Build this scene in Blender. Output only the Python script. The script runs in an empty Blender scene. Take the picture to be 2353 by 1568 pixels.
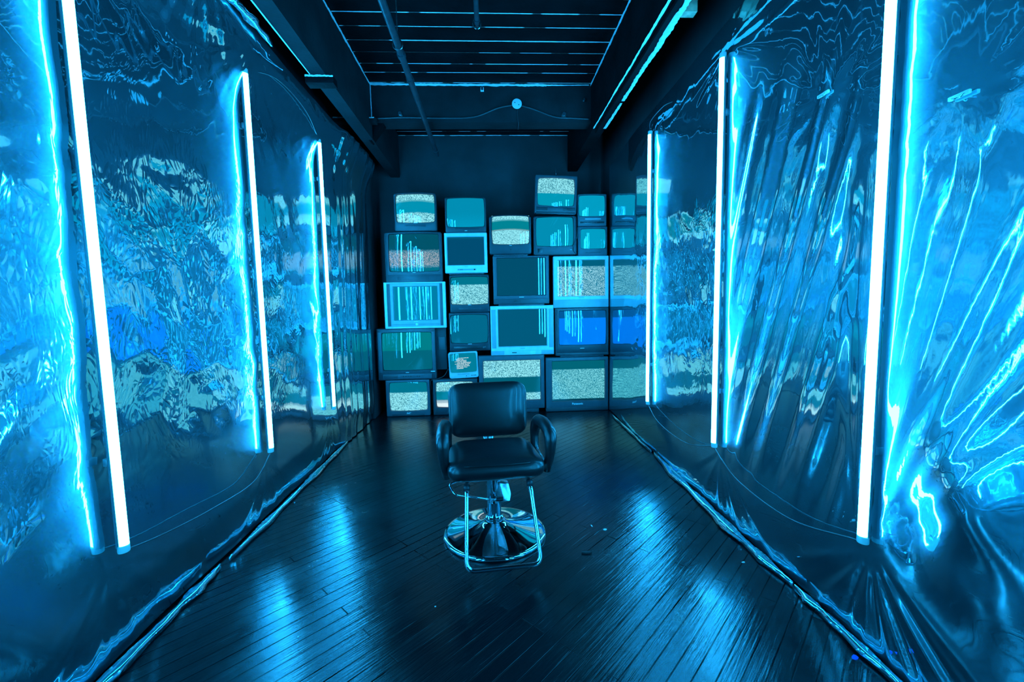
import bpy, bmesh, math, random
import numpy as np
from mathutils import Vector, Matrix
PI = math.pi
random.seed(7)
scene = bpy.context.scene
C = scene.collection

# ------------------------------------------------------------------ camera, world, exposure
FOCAL_PX = 1000.0
cam_data = bpy.data.cameras.new('camera')
cam_data.sensor_width = 36.0
cam_data.lens = 36.0 * FOCAL_PX / 2353.0
cam_data.clip_start = 0.05
cam = bpy.data.objects.new('camera', cam_data)
C.objects.link(cam)
yaw, pitch, roll = math.radians(2.75), math.radians(5.05), math.radians(1.1)
f = Vector((math.sin(yaw) * math.cos(pitch), math.cos(yaw) * math.cos(pitch), -math.sin(pitch)))
r0 = Vector((math.cos(yaw), -math.sin(yaw), 0.0))
u0 = r0.cross(f)
rv = math.cos(roll) * r0 - math.sin(roll) * u0
uv_ = math.sin(roll) * r0 + math.cos(roll) * u0
M = Matrix((rv, uv_, -f)).transposed().to_4x4()
M.translation = Vector((0, 0, 1.4))
cam.matrix_world = M
scene.camera = cam
world = bpy.data.worlds.new('dark_room_air')
world.use_nodes = True
world.node_tree.nodes['Background'].inputs[0].default_value = (0.0, 0.01, 0.02, 1)
world.node_tree.nodes['Background'].inputs[1].default_value = 0.3
scene.world = world
scene.view_settings.view_transform = 'Standard'
scene.view_settings.look = 'None'
scene.view_settings.exposure = 0.0
scene.view_settings.gamma = 1.0
scene.view_settings.use_curve_mapping = False
scene.cycles.max_bounces = 10
scene.cycles.glossy_bounces = 7
scene.cycles.diffuse_bounces = 3
scene.cycles.sample_clamp_indirect = 6.0
scene.cycles.caustics_reflective = True
TUBE_COL = (0.014, 0.43, 1.0)
TUBE_STR = 130.0

# ------------------------------------------------------------------ materials
def new_mat(name):
    m = bpy.data.materials.new(name); m.use_nodes = True
    nt = m.node_tree; nt.nodes.clear()
    out = nt.nodes.new('ShaderNodeOutputMaterial')
    return m, nt, out
def N(nt, t, **kw):
    n = nt.nodes.new(t)
    for k, v in kw.items():
        if k.startswith('i_'):
            n.inputs[k[2:].replace('_', ' ')].default_value = v
        else:
            setattr(n, k, v)
    return n
def L(nt, a, b): nt.links.new(a, b)
def principled(name, col, rough=0.5, metal=0.0, noise=0.0, nscale=8.0, bump=0.0, bscale=40.0, spec=0.5, coat=0.0):
    m, nt, out = new_mat(name)
    p = N(nt, 'ShaderNodeBsdfPrincipled')
    p.inputs['Base Color'].default_value = (*col, 1)
    p.inputs['Roughness'].default_value = rough
    p.inputs['Metallic'].default_value = metal
    p.inputs['Specular IOR Level'].default_value = spec
    p.inputs['Coat Weight'].default_value = coat
    p.inputs['Coat Roughness'].default_value = 0.08
    tc = N(nt, 'ShaderNodeTexCoord')
    nz = N(nt, 'ShaderNodeTexNoise'); nz.inputs['Scale'].default_value = nscale; nz.inputs['Detail'].default_value = 6
    L(nt, tc.outputs['Object'], nz.inputs['Vector'])
    mr = N(nt, 'ShaderNodeMapRange'); mr.inputs[1].default_value = .3; mr.inputs[2].default_value = .7
    mr.inputs[3].default_value = 1 - noise; mr.inputs[4].default_value = 1 + noise
    L(nt, nz.outputs[0], mr.inputs[0])
    mx = N(nt, 'ShaderNodeVectorMath', operation='SCALE'); mx.inputs[0].default_value = col
    L(nt, mr.outputs[0], mx.inputs['Scale']); L(nt, mx.outputs[0], p.inputs['Base Color'])
    if bump:
        n2 = N(nt, 'ShaderNodeTexNoise'); n2.inputs['Scale'].default_value = bscale; n2.inputs['Detail'].default_value = 4
        L(nt, tc.outputs['Object'], n2.inputs['Vector'])
        b = N(nt, 'ShaderNodeBump'); b.inputs['Strength'].default_value = bump; b.inputs['Distance'].default_value = .01
        L(nt, n2.outputs[0], b.inputs['Height']); L(nt, b.outputs[0], p.inputs['Normal'])
    L(nt, p.outputs[0], out.inputs[0])
    return m

MAT = {}
MAT['black_wood'] = principled('black_painted_wood', (.004, .005, .006), .7, noise=.4, nscale=5, bump=.4, bscale=30, spec=.06)
MAT['navy_wall'] = principled('dark_painted_wall', (.036, .042, .046), .8, noise=.22, nscale=2.2, bump=.25, bscale=14, spec=.12)
MAT['dark_beam'] = principled('dark_painted_beam', (.016, .020, .022), .7, noise=.3, nscale=4, bump=.3, bscale=25, spec=.10)
MAT['pale_wood'] = principled('bare_pale_wood', (.92, .94, .94), .8, noise=.12, nscale=30)
MAT['raw_wood'] = principled('raw_orange_wood', (.75, .45, .30), .7, noise=.3, nscale=25)
MAT['pipe'] = principled('dark_iron_pipe', (.03, .05, .06), .4, metal=.3, noise=.3, nscale=20)
MAT['case_dark'] = principled('charcoal_tv_plastic', (.030, .036, .042), .38, noise=.12, nscale=14, bump=.1, bscale=300)
MAT['case_mid'] = principled('grey_tv_plastic', (.065, .078, .09), .42, noise=.1, nscale=14, bump=.1, bscale=300)
MAT['case_silver'] = principled('silver_tv_plastic', (.70, .74, .76), .4, metal=.0, noise=.08, nscale=14)
MAT['case_silver_dark'] = principled('dull_silver_tv_plastic', (.34, .42, .44), .35, metal=.0, noise=.08, nscale=14)
MAT['case_white'] = principled('off_white_tv_plastic', (.60, .62, .60), .4, noise=.08, nscale=14)
MAT['detail_black'] = principled('black_button_plastic', (.012, .014, .016), .3)
MAT['logo'] = principled('pale_logo_print', (.75, .8, .8), .4)
MAT['white_plastic'] = principled('white_plastic', (.8, .8, .78), .4)
MAT['vinyl'] = principled('black_vinyl', (.006, .007, .008), .34, noise=.2, nscale=10, bump=.05, bscale=50, coat=.15)
MAT['chrome'] = principled('chrome', (.80, .84, .86), .05, metal=1.0)
MAT['castmetal'] = principled('satin_metal', (.55, .6, .62), .25, metal=1.0)
MAT['alu'] = principled('aluminium_channel', (.55, .55, .56), .35, metal=.9)
MAT['clear_cap'] = principled('pale_end_cap', (.75, .72, .68), .35)
MAT['red'] = principled('dark_red_plastic', (.35, .01, .03), .4)
MAT['blue_tape'] = principled('blue_tape', (.02, .10, .60), .5)
MAT['rubber'] = principled('black_rubber', (.01, .01, .012), .5)
MAT['cord'] = principled('dark_cord', (.04, .05, .055), .4)
MAT['debris'] = principled('pale_scrap', (.6, .6, .58), .5)
MAT['dark_debris'] = principled('dark_scrap', (.015, .01, .01), .7)

def emission_mat(name, col, strength):
    m, nt, out = new_mat(name)
    e = N(nt, 'ShaderNodeEmission'); e.inputs[0].default_value = (*col, 1); e.inputs[1].default_value = strength
    L(nt, e.outputs[0], out.inputs[0]); return m
MAT['tube'] = emission_mat('lit_blue_led', TUBE_COL, TUBE_STR)

def film_mat(name, rough_mix=.16):
    m, nt, out = new_mat(name)
    tc = N(nt, 'ShaderNodeTexCoord')
    mp = N(nt, 'ShaderNodeMapping'); mp.inputs['Scale'].default_value = (1, 1, .55)
    L(nt, tc.outputs['Object'], mp.inputs[0])
    n1 = N(nt, 'ShaderNodeTexNoise'); n1.inputs['Scale'].default_value = 7; n1.inputs['Detail'].default_value = 2.5; n1.inputs['Distortion'].default_value = .8
    n2 = N(nt, 'ShaderNodeTexVoronoi', feature='DISTANCE_TO_EDGE'); n2.inputs['Scale'].default_value = 16
    L(nt, mp.outputs[0], n1.inputs[0])
    n3 = N(nt, 'ShaderNodeTexNoise'); n3.inputs['Scale'].default_value = 4; n3.inputs['Detail'].default_value = 1
    L(nt, mp.outputs[0], n3.inputs[0])
    va = N(nt, 'ShaderNodeVectorMath', operation='ADD'); L(nt, mp.outputs[0], va.inputs[0]); L(nt, n3.outputs[1], va.inputs[1])
    L(nt, va.outputs[0], n2.inputs[0])
    at = N(nt, 'ShaderNodeAttribute'); at.attribute_name = 'crumple'
    mul = N(nt, 'ShaderNodeMath', operation='MULTIPLY'); L(nt, n2.outputs[0], mul.inputs[0]); L(nt, at.outputs['Fac'], mul.inputs[1])
    sc = N(nt, 'ShaderNodeMath', operation='MULTIPLY'); L(nt, mul.outputs[0], sc.inputs[0]); sc.inputs[1].default_value = .6
    ad = N(nt, 'ShaderNodeMath', operation='MULTIPLY_ADD'); L(nt, n1.outputs[0], ad.inputs[0]); ad.inputs[1].default_value = .45; L(nt, sc.outputs[0], ad.inputs[2])
    b = N(nt, 'ShaderNodeBump'); b.inputs['Strength'].default_value = .40; b.inputs['Distance'].default_value = .0045
    L(nt, ad.outputs[0], b.inputs['Height'])
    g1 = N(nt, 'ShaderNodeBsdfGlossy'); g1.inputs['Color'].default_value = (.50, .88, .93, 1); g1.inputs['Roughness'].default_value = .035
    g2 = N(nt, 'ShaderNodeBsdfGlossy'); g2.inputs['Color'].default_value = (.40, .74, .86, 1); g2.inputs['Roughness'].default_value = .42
    L(nt, b.outputs[0], g1.inputs['Normal']); L(nt, b.outputs[0], g2.inputs['Normal'])
    ms = N(nt, 'ShaderNodeMixShader'); ms.inputs[0].default_value = rough_mix
    L(nt, g1.outputs[0], ms.inputs[1]); L(nt, g2.outputs[0], ms.inputs[2]); L(nt, ms.outputs[0], out.inputs[0])
    return m
MAT['film'] = film_mat('mirror_film')

def floor_mat():
    m, nt, out = new_mat('worn_black_floorboards')
    tc = N(nt, 'ShaderNodeTexCoord')
    mp = N(nt, 'ShaderNodeMapping'); mp.inputs['Rotation'].default_value = (0, 0, math.radians(-44.5))
    L(nt, tc.outputs['Object'], mp.inputs[0])
    br = N(nt, 'ShaderNodeTexBrick'); br.offset = .37; br.offset_frequency = 3
    br.inputs['Scale'].default_value = 1; br.inputs['Brick Width'].default_value = 1.35; br.inputs['Row Height'].default_value = .068
    br.inputs['Mortar Size'].default_value = .0030; br.inputs['Mortar Smooth'].default_value = .3; br.inputs['Bias'].default_value = 0
    br.inputs['Color1'].default_value = (0, 0, 0, 1); br.inputs['Color2'].default_value = (1, 1, 1, 1); br.inputs['Mortar'].default_value = (.5, .5, .5, 1)
    wob = N(nt, 'ShaderNodeTexNoise'); wob.inputs['Scale'].default_value = 3; wob.inputs['Detail'].default_value = 3
    L(nt, mp.outputs[0], wob.inputs[0])
    wm = N(nt, 'ShaderNodeVectorMath', operation='MULTIPLY_ADD'); L(nt, wob.outputs[1], wm.inputs[0]); wm.inputs[1].default_value = (.006, .006, 0); L(nt, mp.outputs[0], wm.inputs[2])
    L(nt, wm.outputs[0], br.inputs[0])
    # stretched grain
    gm = N(nt, 'ShaderNodeMapping'); gm.inputs['Scale'].default_value = (3, 60, 1); L(nt, mp.outputs[0], gm.inputs[0])
    gr = N(nt, 'ShaderNodeTexNoise'); gr.inputs['Scale'].default_value = 1.6; gr.inputs['Detail'].default_value = 6; L(nt, gm.outputs[0], gr.inputs[0])
    wear = N(nt, 'ShaderNodeTexNoise'); wear.inputs['Scale'].default_value = 2.3; wear.inputs['Detail'].default_value = 8; wear.inputs['Roughness'].default_value = .65
    L(nt, mp.outputs[0], wear.inputs[0])
    # scratches
    sm = N(nt, 'ShaderNodeMapping'); sm.inputs['Scale'].default_value = (1.2, 26, 1); sm.inputs['Rotation'].default_value = (0, 0, .5); L(nt, mp.outputs[0], sm.inputs[0])
    sn = N(nt, 'ShaderNodeTexNoise'); sn.inputs['Scale'].default_value = 3; sn.inputs['Detail'].default_value = 5; L(nt, sm.outputs[0], sn.inputs[0])
    sr = N(nt, 'ShaderNodeMapRange'); sr.inputs[1].default_value = .66; sr.inputs[2].default_value = .74; L(nt, sn.outputs[0], sr.inputs[0])
    gn = N(nt, 'ShaderNodeTexNoise'); gn.inputs['Scale'].default_value = 2.2; gn.inputs['Detail'].default_value = 4; L(nt, mp.outputs[0], gn.inputs[0])
    gnr = N(nt, 'ShaderNodeMapRange'); gnr.inputs[1].default_value = .40; gnr.inputs[2].default_value = .62; gnr.inputs[3].default_value = .35; L(nt, gn.outputs[0], gnr.inputs[0])
    gap = N(nt, 'ShaderNodeMath', operation='MULTIPLY'); L(nt, gnr.outputs[0], gap.inputs[0]); L(nt, br.outputs['Fac'], gap.inputs[1])
    p = N(nt, 'ShaderNodeBsdfPrincipled')
    # colour: per board variation + scratches
    c1 = N(nt, 'ShaderNodeMix', data_type='RGBA'); c1.inputs[6].default_value = (.003, .004, .005, 1); c1.inputs[7].default_value = (.006, .008, .009, 1)
    L(nt, br.outputs[0], c1.inputs[0])
    c2 = N(nt, 'ShaderNodeMix', data_type='RGBA'); c2.inputs[7].default_value = (.04, .05, .05, 1)
    fac = N(nt, 'ShaderNodeMath', operation='MULTIPLY'); L(nt, sr.outputs[0], fac.inputs[0]); fac.inputs[1].default_value = .6
    L(nt, fac.outputs[0], c2.inputs[0]); L(nt, c1.outputs[2], c2.inputs[6])
    c3 = N(nt, 'ShaderNodeMix', data_type='RGBA'); c3.inputs[7].default_value = (.001, .001, .001, 1)
    L(nt, gap.outputs[0], c3.inputs[0]); L(nt, c2.outputs[2], c3.inputs[6]); L(nt, c3.outputs[2], p.inputs['Base Color'])
    rr = N(nt, 'ShaderNodeMapRange'); rr.inputs[1].default_value = .35; rr.inputs[2].default_value = .68; rr.inputs[3].default_value = .15; rr.inputs[4].default_value = .30
    L(nt, wear.outputs[0], rr.inputs[0]); L(nt, rr.outputs[0], p.inputs['Roughness'])
    sp = N(nt, 'ShaderNodeMath', operation='MULTIPLY_ADD'); L(nt, gap.outputs[0], sp.inputs[0]); sp.inputs[1].default_value = -.42; sp.inputs[2].default_value = .42
    L(nt, sp.outputs[0], p.inputs['Specular IOR Level'])
    # bump
    a1 = N(nt, 'ShaderNodeMath', operation='MULTIPLY_ADD'); L(nt, gap.outputs[0], a1.inputs[0]); a1.inputs[1].default_value = -1.8
    a0 = N(nt, 'ShaderNodeMath', operation='MULTIPLY'); L(nt, gr.outputs[0], a0.inputs[0]); a0.inputs[1].default_value = .5
    L(nt, a0.outputs[0], a1.inputs[2])
    a2 = N(nt, 'ShaderNodeMath', operation='MULTIPLY_ADD'); L(nt, wear.outputs[0], a2.inputs[0]); a2.inputs[1].default_value = .8; L(nt, a1.outputs[0], a2.inputs[2])
    a3 = N(nt, 'ShaderNodeMath', operation='MULTIPLY_ADD'); L(nt, sr.outputs[0], a3.inputs[0]); a3.inputs[1].default_value = -.25; L(nt, a2.outputs[0], a3.inputs[2])
    b = N(nt, 'ShaderNodeBump'); b.inputs['Strength'].default_value = .55; b.inputs['Distance'].default_value = .005
    L(nt, a3.outputs[0], b.inputs['Height']); L(nt, b.outputs[0], p.inputs['Normal'])
    L(nt, p.outputs[0], out.inputs[0]); return m
MAT['floor'] = floor_mat()

TEAL = (.0, .30, .46); DTEAL = (.0, .09, .14); GREENTEAL = (.0, .20, .22); BRIGHT = (.30, .84, .92); BLUE = (.0, .20, .95)
def screen_mat(name, bands, cells=(70, 60), curve=.0, gain=1.0, soft=.015, tone=(BRIGHT, (.0, .17, .25)), bright=.55):
    """bands: list of (v_from, colour or 'static', bright level) from bottom to top"""
    m, nt, out = new_mat(name)
    uv = N(nt, 'ShaderNodeUVMap'); uv.uv_map = 'UVMap'
    sx = N(nt, 'ShaderNodeSeparateXYZ'); L(nt, uv.outputs[0], sx.inputs[0])
    d = N(nt, 'ShaderNodeMath', operation='SUBTRACT'); L(nt, sx.outputs[0], d.inputs[0]); d.inputs[1].default_value = .5
    d2 = N(nt, 'ShaderNodeMath', operation='POWER'); L(nt, d.outputs[0], d2.inputs[0]); d2.inputs[1].default_value = 2
    v = N(nt, 'ShaderNodeMath', operation='MULTIPLY_ADD'); L(nt, d2.outputs[0], v.inputs[0]); v.inputs[1].default_value = curve; L(nt, sx.outputs[1], v.inputs[2])
    nz = N(nt, 'ShaderNodeTexNoise'); nz.inputs['Scale'].default_value = 30; nz.inputs['Detail'].default_value = 2; L(nt, uv.outputs[0], nz.inputs[0])
    v2 = N(nt, 'ShaderNodeMath', operation='MULTIPLY_ADD'); L(nt, nz.outputs[0], v2.inputs[0]); v2.inputs[1].default_value = soft * 2; L(nt, v.outputs[0], v2.inputs[2])
    rc = N(nt, 'ShaderNodeValToRGB'); rm = N(nt, 'ShaderNodeValToRGB')
    for ramp, idx in ((rc, 0), (rm, 1)):
        cr = ramp.color_ramp; cr.interpolation = 'LINEAR'
        while len(cr.elements) > 1: cr.elements.remove(cr.elements[-1])
        first = True
        prev = None
        for (v0, kind) in bands:
            col = (TEAL if kind == 'static' else kind) if idx == 0 else ((1, 1, 1) if kind == 'static' else (0, 0, 0))
            if first:
                cr.elements[0].position = 0; cr.elements[0].color = (*col, 1); first = False
            else:
                e = cr.elements.new(max(0, v0 - soft)); e.color = (*prev, 1)
                e = cr.elements.new(min(1, v0 + soft)); e.color = (*col, 1)
            prev = col
        L(nt, v2.outputs[0], ramp.inputs[0])
    sn = N(nt, 'ShaderNodeVectorMath', operation='MULTIPLY'); sn.inputs[1].default_value = (cells[0], cells[1], 1); L(nt, uv.outputs[0], sn.inputs[0])
    fl = N(nt, 'ShaderNodeVectorMath', operation='FLOOR'); L(nt, sn.outputs[0], fl.inputs[0])
    wn = N(nt, 'ShaderNodeTexWhiteNoise'); wn.noise_dimensions = '2D'; L(nt, fl.outputs[0], wn.inputs['Vector'])
    thr = N(nt, 'ShaderNodeMapRange'); thr.inputs[1].default_value = max(0, 1 - bright - .35); thr.inputs[2].default_value = min(1, 1 - bright + .35); L(nt, wn.outputs[0], thr.inputs[0])
    st = N(nt, 'ShaderNodeMix', data_type='RGBA'); st.inputs[6].default_value = (*tone[1], 1); st.inputs[7].default_value = (*tone[0], 1); L(nt, thr.outputs[0], st.inputs[0])
    mx = N(nt, 'ShaderNodeMix', data_type='RGBA'); L(nt, rm.outputs[0], mx.inputs[0]); L(nt, rc.outputs[0], mx.inputs[6]); L(nt, st.outputs[2], mx.inputs[7])
    p = N(nt, 'ShaderNodeBsdfPrincipled'); p.inputs['Base Color'].default_value = (.01, .012, .014, 1); p.inputs['Roughness'].default_value = .02
    p.inputs['Specular IOR Level'].default_value = .38
    L(nt, mx.outputs[2], p.inputs['Emission Color']); p.inputs['Emission Strength'].default_value = gain
    L(nt, p.outputs[0], out.inputs[0]); return m

# ------------------------------------------------------------------ helpers
def link_mesh(name, verts, faces, mat, parent=None, smooth=False, loc=None, rot=None):
    me = bpy.data.meshes.new(name)
    me.from_pydata([tuple(v) for v in verts], [], faces); me.validate(); me.update()
    if smooth: me.polygons.foreach_set('use_smooth', [True] * len(me.polygons))
    o = bpy.data.objects.new(name, me)
    if mat is not None: me.materials.append(mat)
    if parent is not None: o.parent = parent
    if loc is not None: o.location = loc
    if rot is not None: o.rotation_euler = rot
    C.objects.link(o); return o
class MB:
    def __init__(s): s.v = []; s.f = []
    def add(s, vs, fs):
        n = len(s.v); s.v += [tuple(v) for v in vs]; s.f += [tuple(i + n for i in q) for q in fs]; return s
    def box(s, x0, x1, y0, y1, z0, z1):
        return s.add([(x0, y0, z0), (x1, y0, z0), (x1, y1, z0), (x0, y1, z0), (x0, y0, z1), (x1, y0, z1), (x1, y1, z1), (x0, y1, z1)],
                     [(0, 3, 2, 1), (4, 5, 6, 7), (0, 1, 5, 4), (1, 2, 6, 5), (2, 3, 7, 6), (3, 0, 4, 7)])
    def loft(s, rings, cap0=True, cap1=True, closed=True):
        n = len(rings[0]); vs = [p for r in rings for p in r]; fs = []
        for k in range(len(rings) - 1):
            for i in range(n if closed else n - 1):
                j = (i + 1) % n
                fs.append((k * n + i, k * n + j, (k + 1) * n + j, (k + 1) * n + i))
        if cap0: fs.append(tuple(reversed(range(n))))
        if cap1: fs.append(tuple(range((len(rings) - 1) * n, len(rings) * n)))
        return s.add(vs, fs)
    def tube(s, pts, r, seg=10, caps=True):
        pts = [Vector(p) for p in pts]; rings = []
        rr = r if isinstance(r, (list, tuple)) else [r] * len(pts)
        prev = None
        for i, p in enumerate(pts):
            t = (pts[min(i + 1, len(pts) - 1)] - pts[max(i - 1, 0)]).normalized()
            if prev is None:
                a = t.orthogonal().normalized()
            else:
                a = (prev - t * prev.dot(t)).normalized()
            prev = a; b = t.cross(a)
            rings.append([p + rr[i] * (math.cos(2 * PI * k / seg) * a + math.sin(2 * PI * k / seg) * b) for k in range(seg)])
        return s.loft(rings, caps, caps)
    def lathe(s, prof, seg=48, cx=0, cy=0):
        rings = [[(cx + r * math.cos(2 * PI * k / seg), cy + r * math.sin(2 * PI * k / seg), z) for k in range(seg)] for r, z in prof]
        return s.loft(rings)
    def build(s, name, mat, parent=None, smooth=False, bevel=0, bseg=2, loc=None, rot=None, auto=False):
        o = link_mesh(name, s.v, s.f, mat, parent, smooth or auto, loc, rot)
        bm = bmesh.new(); bm.from_mesh(o.data)
        if bevel:
            bmesh.ops.bevel(bm, geom=[e for e in bm.edges if len(e.link_faces) == 2 and e.calc_face_angle(0) > .5], offset=bevel, segments=bseg, affect='EDGES', profile=.6)
            for fc in bm.faces: fc.smooth = True
        bmesh.ops.recalc_face_normals(bm, faces=bm.faces)
        if auto or bevel:
            for e in bm.edges: e.smooth = e.calc_face_angle(0) < .7
        bm.to_mesh(o.data); bm.free(); return o
def smooth_path(pts, n=8):
    pts = [Vector(p) for p in pts]; out = []
    P = [pts[0] * 2 - pts[1]] + pts + [pts[-1] * 2 - pts[-2]]
    for i in range(1, len(P) - 2):
        for k in range(n):
            t = k / n; a, b, c, d = P[i - 1], P[i], P[i + 1], P[i + 2]
            out.append(.5 * ((2 * b) + (c - a) * t + (2 * a - 5 * b + 4 * c - d) * t * t + (3 * b - a - 3 * c + d) * t ** 3))
    out.append(pts[-1]); return out
def round_corner_path(pts, rad, n=6):
    pts = [Vector(p) for p in pts]; out = [pts[0]]
    for i in range(1, len(pts) - 1):
        a = (pts[i - 1] - pts[i]).normalized(); b = (pts[i + 1] - pts[i]).normalized()
        p0 = pts[i] + a * rad; p1 = pts[i] + b * rad
        for k in range(n + 1):
            t = k / n; out.append((1 - t) ** 2 * p0 + 2 * t * (1 - t) * pts[i] + t * t * p1)
    out.append(pts[-1]); return out
def empty(name, loc, rz=0.0, rot=None):
    o = bpy.data.objects.new(name, None); o.location = loc; o.rotation_euler = rot if rot else (0, 0, rz); o.empty_display_size = .1
    C.objects.link(o); return o
def tag(o, label, cat, group=None):
    o['label'] = label; o['category'] = cat
    if group: o['group'] = group
    return o
def struct(o): o['kind'] = 'structure'; return o

def ragged(p0, p1, wdir, w0, w1, seed, n=None, gaps=None, nrm=(0, 0, 0), rough=1.0):
    """a ragged-edged strip of pale surface from p0 to p1, its width along wdir"""
    rnd = random.Random(seed); p0 = Vector(p0); p1 = Vector(p1); wdir = Vector(wdir).normalized(); nrm = Vector(nrm)
    ln = (p1 - p0).length; n = n or max(4, int(ln / .018)); mb = MB(); vs = []; fs = []
    a = b = 0.0
    for i in range(n + 1):
        t = i / n; a = a * .7 + rnd.uniform(-1, 1) * .35 * rough; b = b * .7 + rnd.uniform(-1, 1) * .35 * rough
        w = w0 + (w1 - w0) * t
        if gaps and any(g0 < t < g1 for g0, g1 in gaps): w *= .08
        c = p0.lerp(p1, t) + nrm
        vs += [c - wdir * w * (.5 + .4 * a), c + wdir * w * (.5 + .4 * b)]
    for i in range(n): fs.append((2 * i, 2 * i + 1, 2 * i + 3, 2 * i + 2))
    # give thickness
    k = len(vs); thick = nrm.normalized() * .0015 if nrm.length else Vector((0, 0, .001))
    vs2 = vs + [v - thick for v in vs]
    fs2 = fs + [tuple(k + i for i in reversed(q)) for q in fs]
    return vs2, fs2

# ------------------------------------------------------------------ room shell
YB = 5.95; ZC = 3.605; XL = -1.56; XR = 1.56; YF = -2.3
struct(MB().box(XL - .1, XR + .1, YF - .1, YB + .1, -.06, 0).build('floor', MAT['floor']))
struct(MB().box(XL, XR, YB, YB + .1, 0, ZC).build('wall_back', MAT['navy_wall']))
struct(MB().box(XL - .1, XL, YF - .1, YB + .1, 0, ZC).build('wall_left', MAT['navy_wall']))
struct(MB().box(XR, XR + .1, YF - .1, YB + .1, 0, ZC).build('wall_right', MAT['navy_wall']))
struct(MB().box(XL, XR, YF - .1, YF, 0, ZC).build('wall_front', MAT['navy_wall']))
# ceiling boards run across the room
seams = [y0 for y0 in (5.83, 5.62, 5.45, 5.28, 5.1, 4.93, 4.76, 4.586, 4.395, 4.242, 4.059, 3.886, 3.70, 3.531, 3.36, 3.19, 3.02, 2.85, 2.68, 2.5, 2.33, 2.16, 1.98, 1.8)]
ceil = MB(); edges = [YB + .1] + seams + [YF - .1]
for a, b in zip(edges[:-1], edges[1:]):
    ceil.box(XL - .1, XR + .1, b + .003, a - .003, ZC, ZC + .03)
ceil.box(XL - .1, XR + .1, YF - .1, YB + .1, ZC + .028, ZC + .08)
ceiling = struct(ceil.build('ceiling', MAT['black_wood']))
bright = {5.83: .006, 4.395: .008, 4.242: .009, 4.059: .004, 3.886: .011, 3.70: .007, 3.531: .009, 3.36: .007}
sv = MB()
for i, y0 in enumerate(seams):
    w = bright.get(y0, .006); rnd = random.Random(i)
    gaps = [(g, g + rnd.uniform(.02, .09)) for g in [rnd.random() for _ in range(5)]]
    if y0 == 4.059: gaps = [(0, .5), (.62, .66), (.78, .86)]
    if y0 == 3.886: gaps = [(0, .16)]
    if y0 == 5.83: gaps += [(.3, .36), (.55, .8)]
    vs, fs = ragged((-1.14, y0, ZC), (1.07, y0, ZC), (0, 1, 0), w, w, i, nrm=(0, 0, -.002), rough=.5, gaps=gaps)
    sv.add(vs, fs)  # pale strips of uneven width laid along the board joints
seam_o = sv.build('board_seam', MAT['pale_wood'], ceiling); seam_o['label'] = 'pale seams between the black boards'

def painted(o, strips, name='unpainted_edge'):
    mb = MB()
    for i, s in enumerate(strips):
        vs, fs = ragged(*s[:5], 100 + i + len(o.name), nrm=s[5], rough=s[6] if len(s) > 6 else 1.0, gaps=s[7] if len(s) > 7 else None); mb.add(vs, fs)
    e = mb.build(name, MAT['pale_wood'], o); e['label'] = 'ragged pale unpainted edge'; return e
XLG, XRG, ZG = -1.147, 1.075, 3.13
cross = struct(MB().box(XLG, XRG, 4.6, 4.78, 3.228, ZC).build('trim_1', MAT['dark_beam']))
painted(cross, [((XLG, 4.6, 3.592), (.62, 4.6, 3.588), (0, 0, 1), .022, .020, (0, -.003, 0)), ((.62, 4.6, 3.588), (XRG - .02, 4.6, 3.592), (0, 0, 1), .012, .006, (0, -.003, 0)),
                ((XLG + .005, 4.6, 3.25), (XLG + .005, 4.6, 3.58), (1, 0, 0), .010, .006, (0, -.003, 0))])
gl = struct(MB().box(XLG - .115, XLG, YF, YB, 3.065, ZC).build('trim_2', MAT['dark_beam']))
painted(gl, [((XLG, 2.6, 3.59), (XLG, 4.6, 3.592), (0, 0, 1), .030, .022, (.003, 0, 0)),
             ((XLG - .11, 2.3, 3.065), (XLG - .11, 3.35, 3.065), (1, 0, 0), .010, .008, (0, 0, -.003), .1)])
gr = struct(MB().box(XRG, XRG + .125, YF, YB, ZG, ZC).build('trim_3', MAT['black_wood']))
painted(gr, [((XRG, 2.6, 3.59), (XRG, 4.6, 3.592), (0, 0, 1), .034, .024, (-.003, 0, 0)),
             ((XRG + .004, 2.3, ZG), (XRG + .004, 4.5, ZG), (1, 0, 0), .016, .012, (0, 0, -.003)),
             ((XRG + .112, 2.6, ZG), (XRG + .116, 3.9, ZG), (1, 0, 0), .042, .03, (0, 0, -.003)),
             ((XRG + .116, 3.94, ZG), (XRG + .118, 4.5, ZG), (1, 0, 0), .022, .026, (0, 0, -.003))])
lr = struct(MB().box(XRG + .035, XRG + .07, YF, 4.55, ZG - .03, ZG - .0005).build('trim_4', MAT['black_wood']))
pil = struct(MB().box(XL + .001, -1.455, 5.36, 5.7, 0, 3.3).build('trim_5', MAT['navy_wall'], bevel=.004))
ledge = struct(MB().box(-1.51, XLG + .06, 4.52, 4.6, 3.20, 3.245).build('trim_6', MAT['dark_beam']))
painted(ledge, [((-1.5, 4.52, 3.24), (-1.1, 4.52, 3.24), (0, 0, 1), .010, .012, (0, -.003, 0))])
wtop = MB(); vs, fs = ragged((-1.3, YB, 3.597), (1.2, YB, 3.597), (0, 0, 1), .007, .007, 55, nrm=(0, -.003, 0), gaps=[(.1, .14), (.3, .33), (.5, .52), (.6, .64), (.75, .8)])
wtop.add(vs, fs)
wb = bpy.data.objects['wall_back']; e_ = wtop.build('unpainted_edge', MAT['pale_wood'], wb); e_['label'] = 'ragged pale unpainted edge'
# diagonal corbel under the left end of the cross beam
corb = MB(); corb.loft([[(-1.14, y, 3.228), (-1.03, y, 3.228), (-1.17, y, 3.05), (-1.23, y, 3.10)] for y in (4.62, 4.74)])
cb = corb.build('wall_bracket', MAT['black_wood'], bevel=.006); tag(cb, 'black angled wooden bracket under the left end of the crossing beam', 'bracket')

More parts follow.
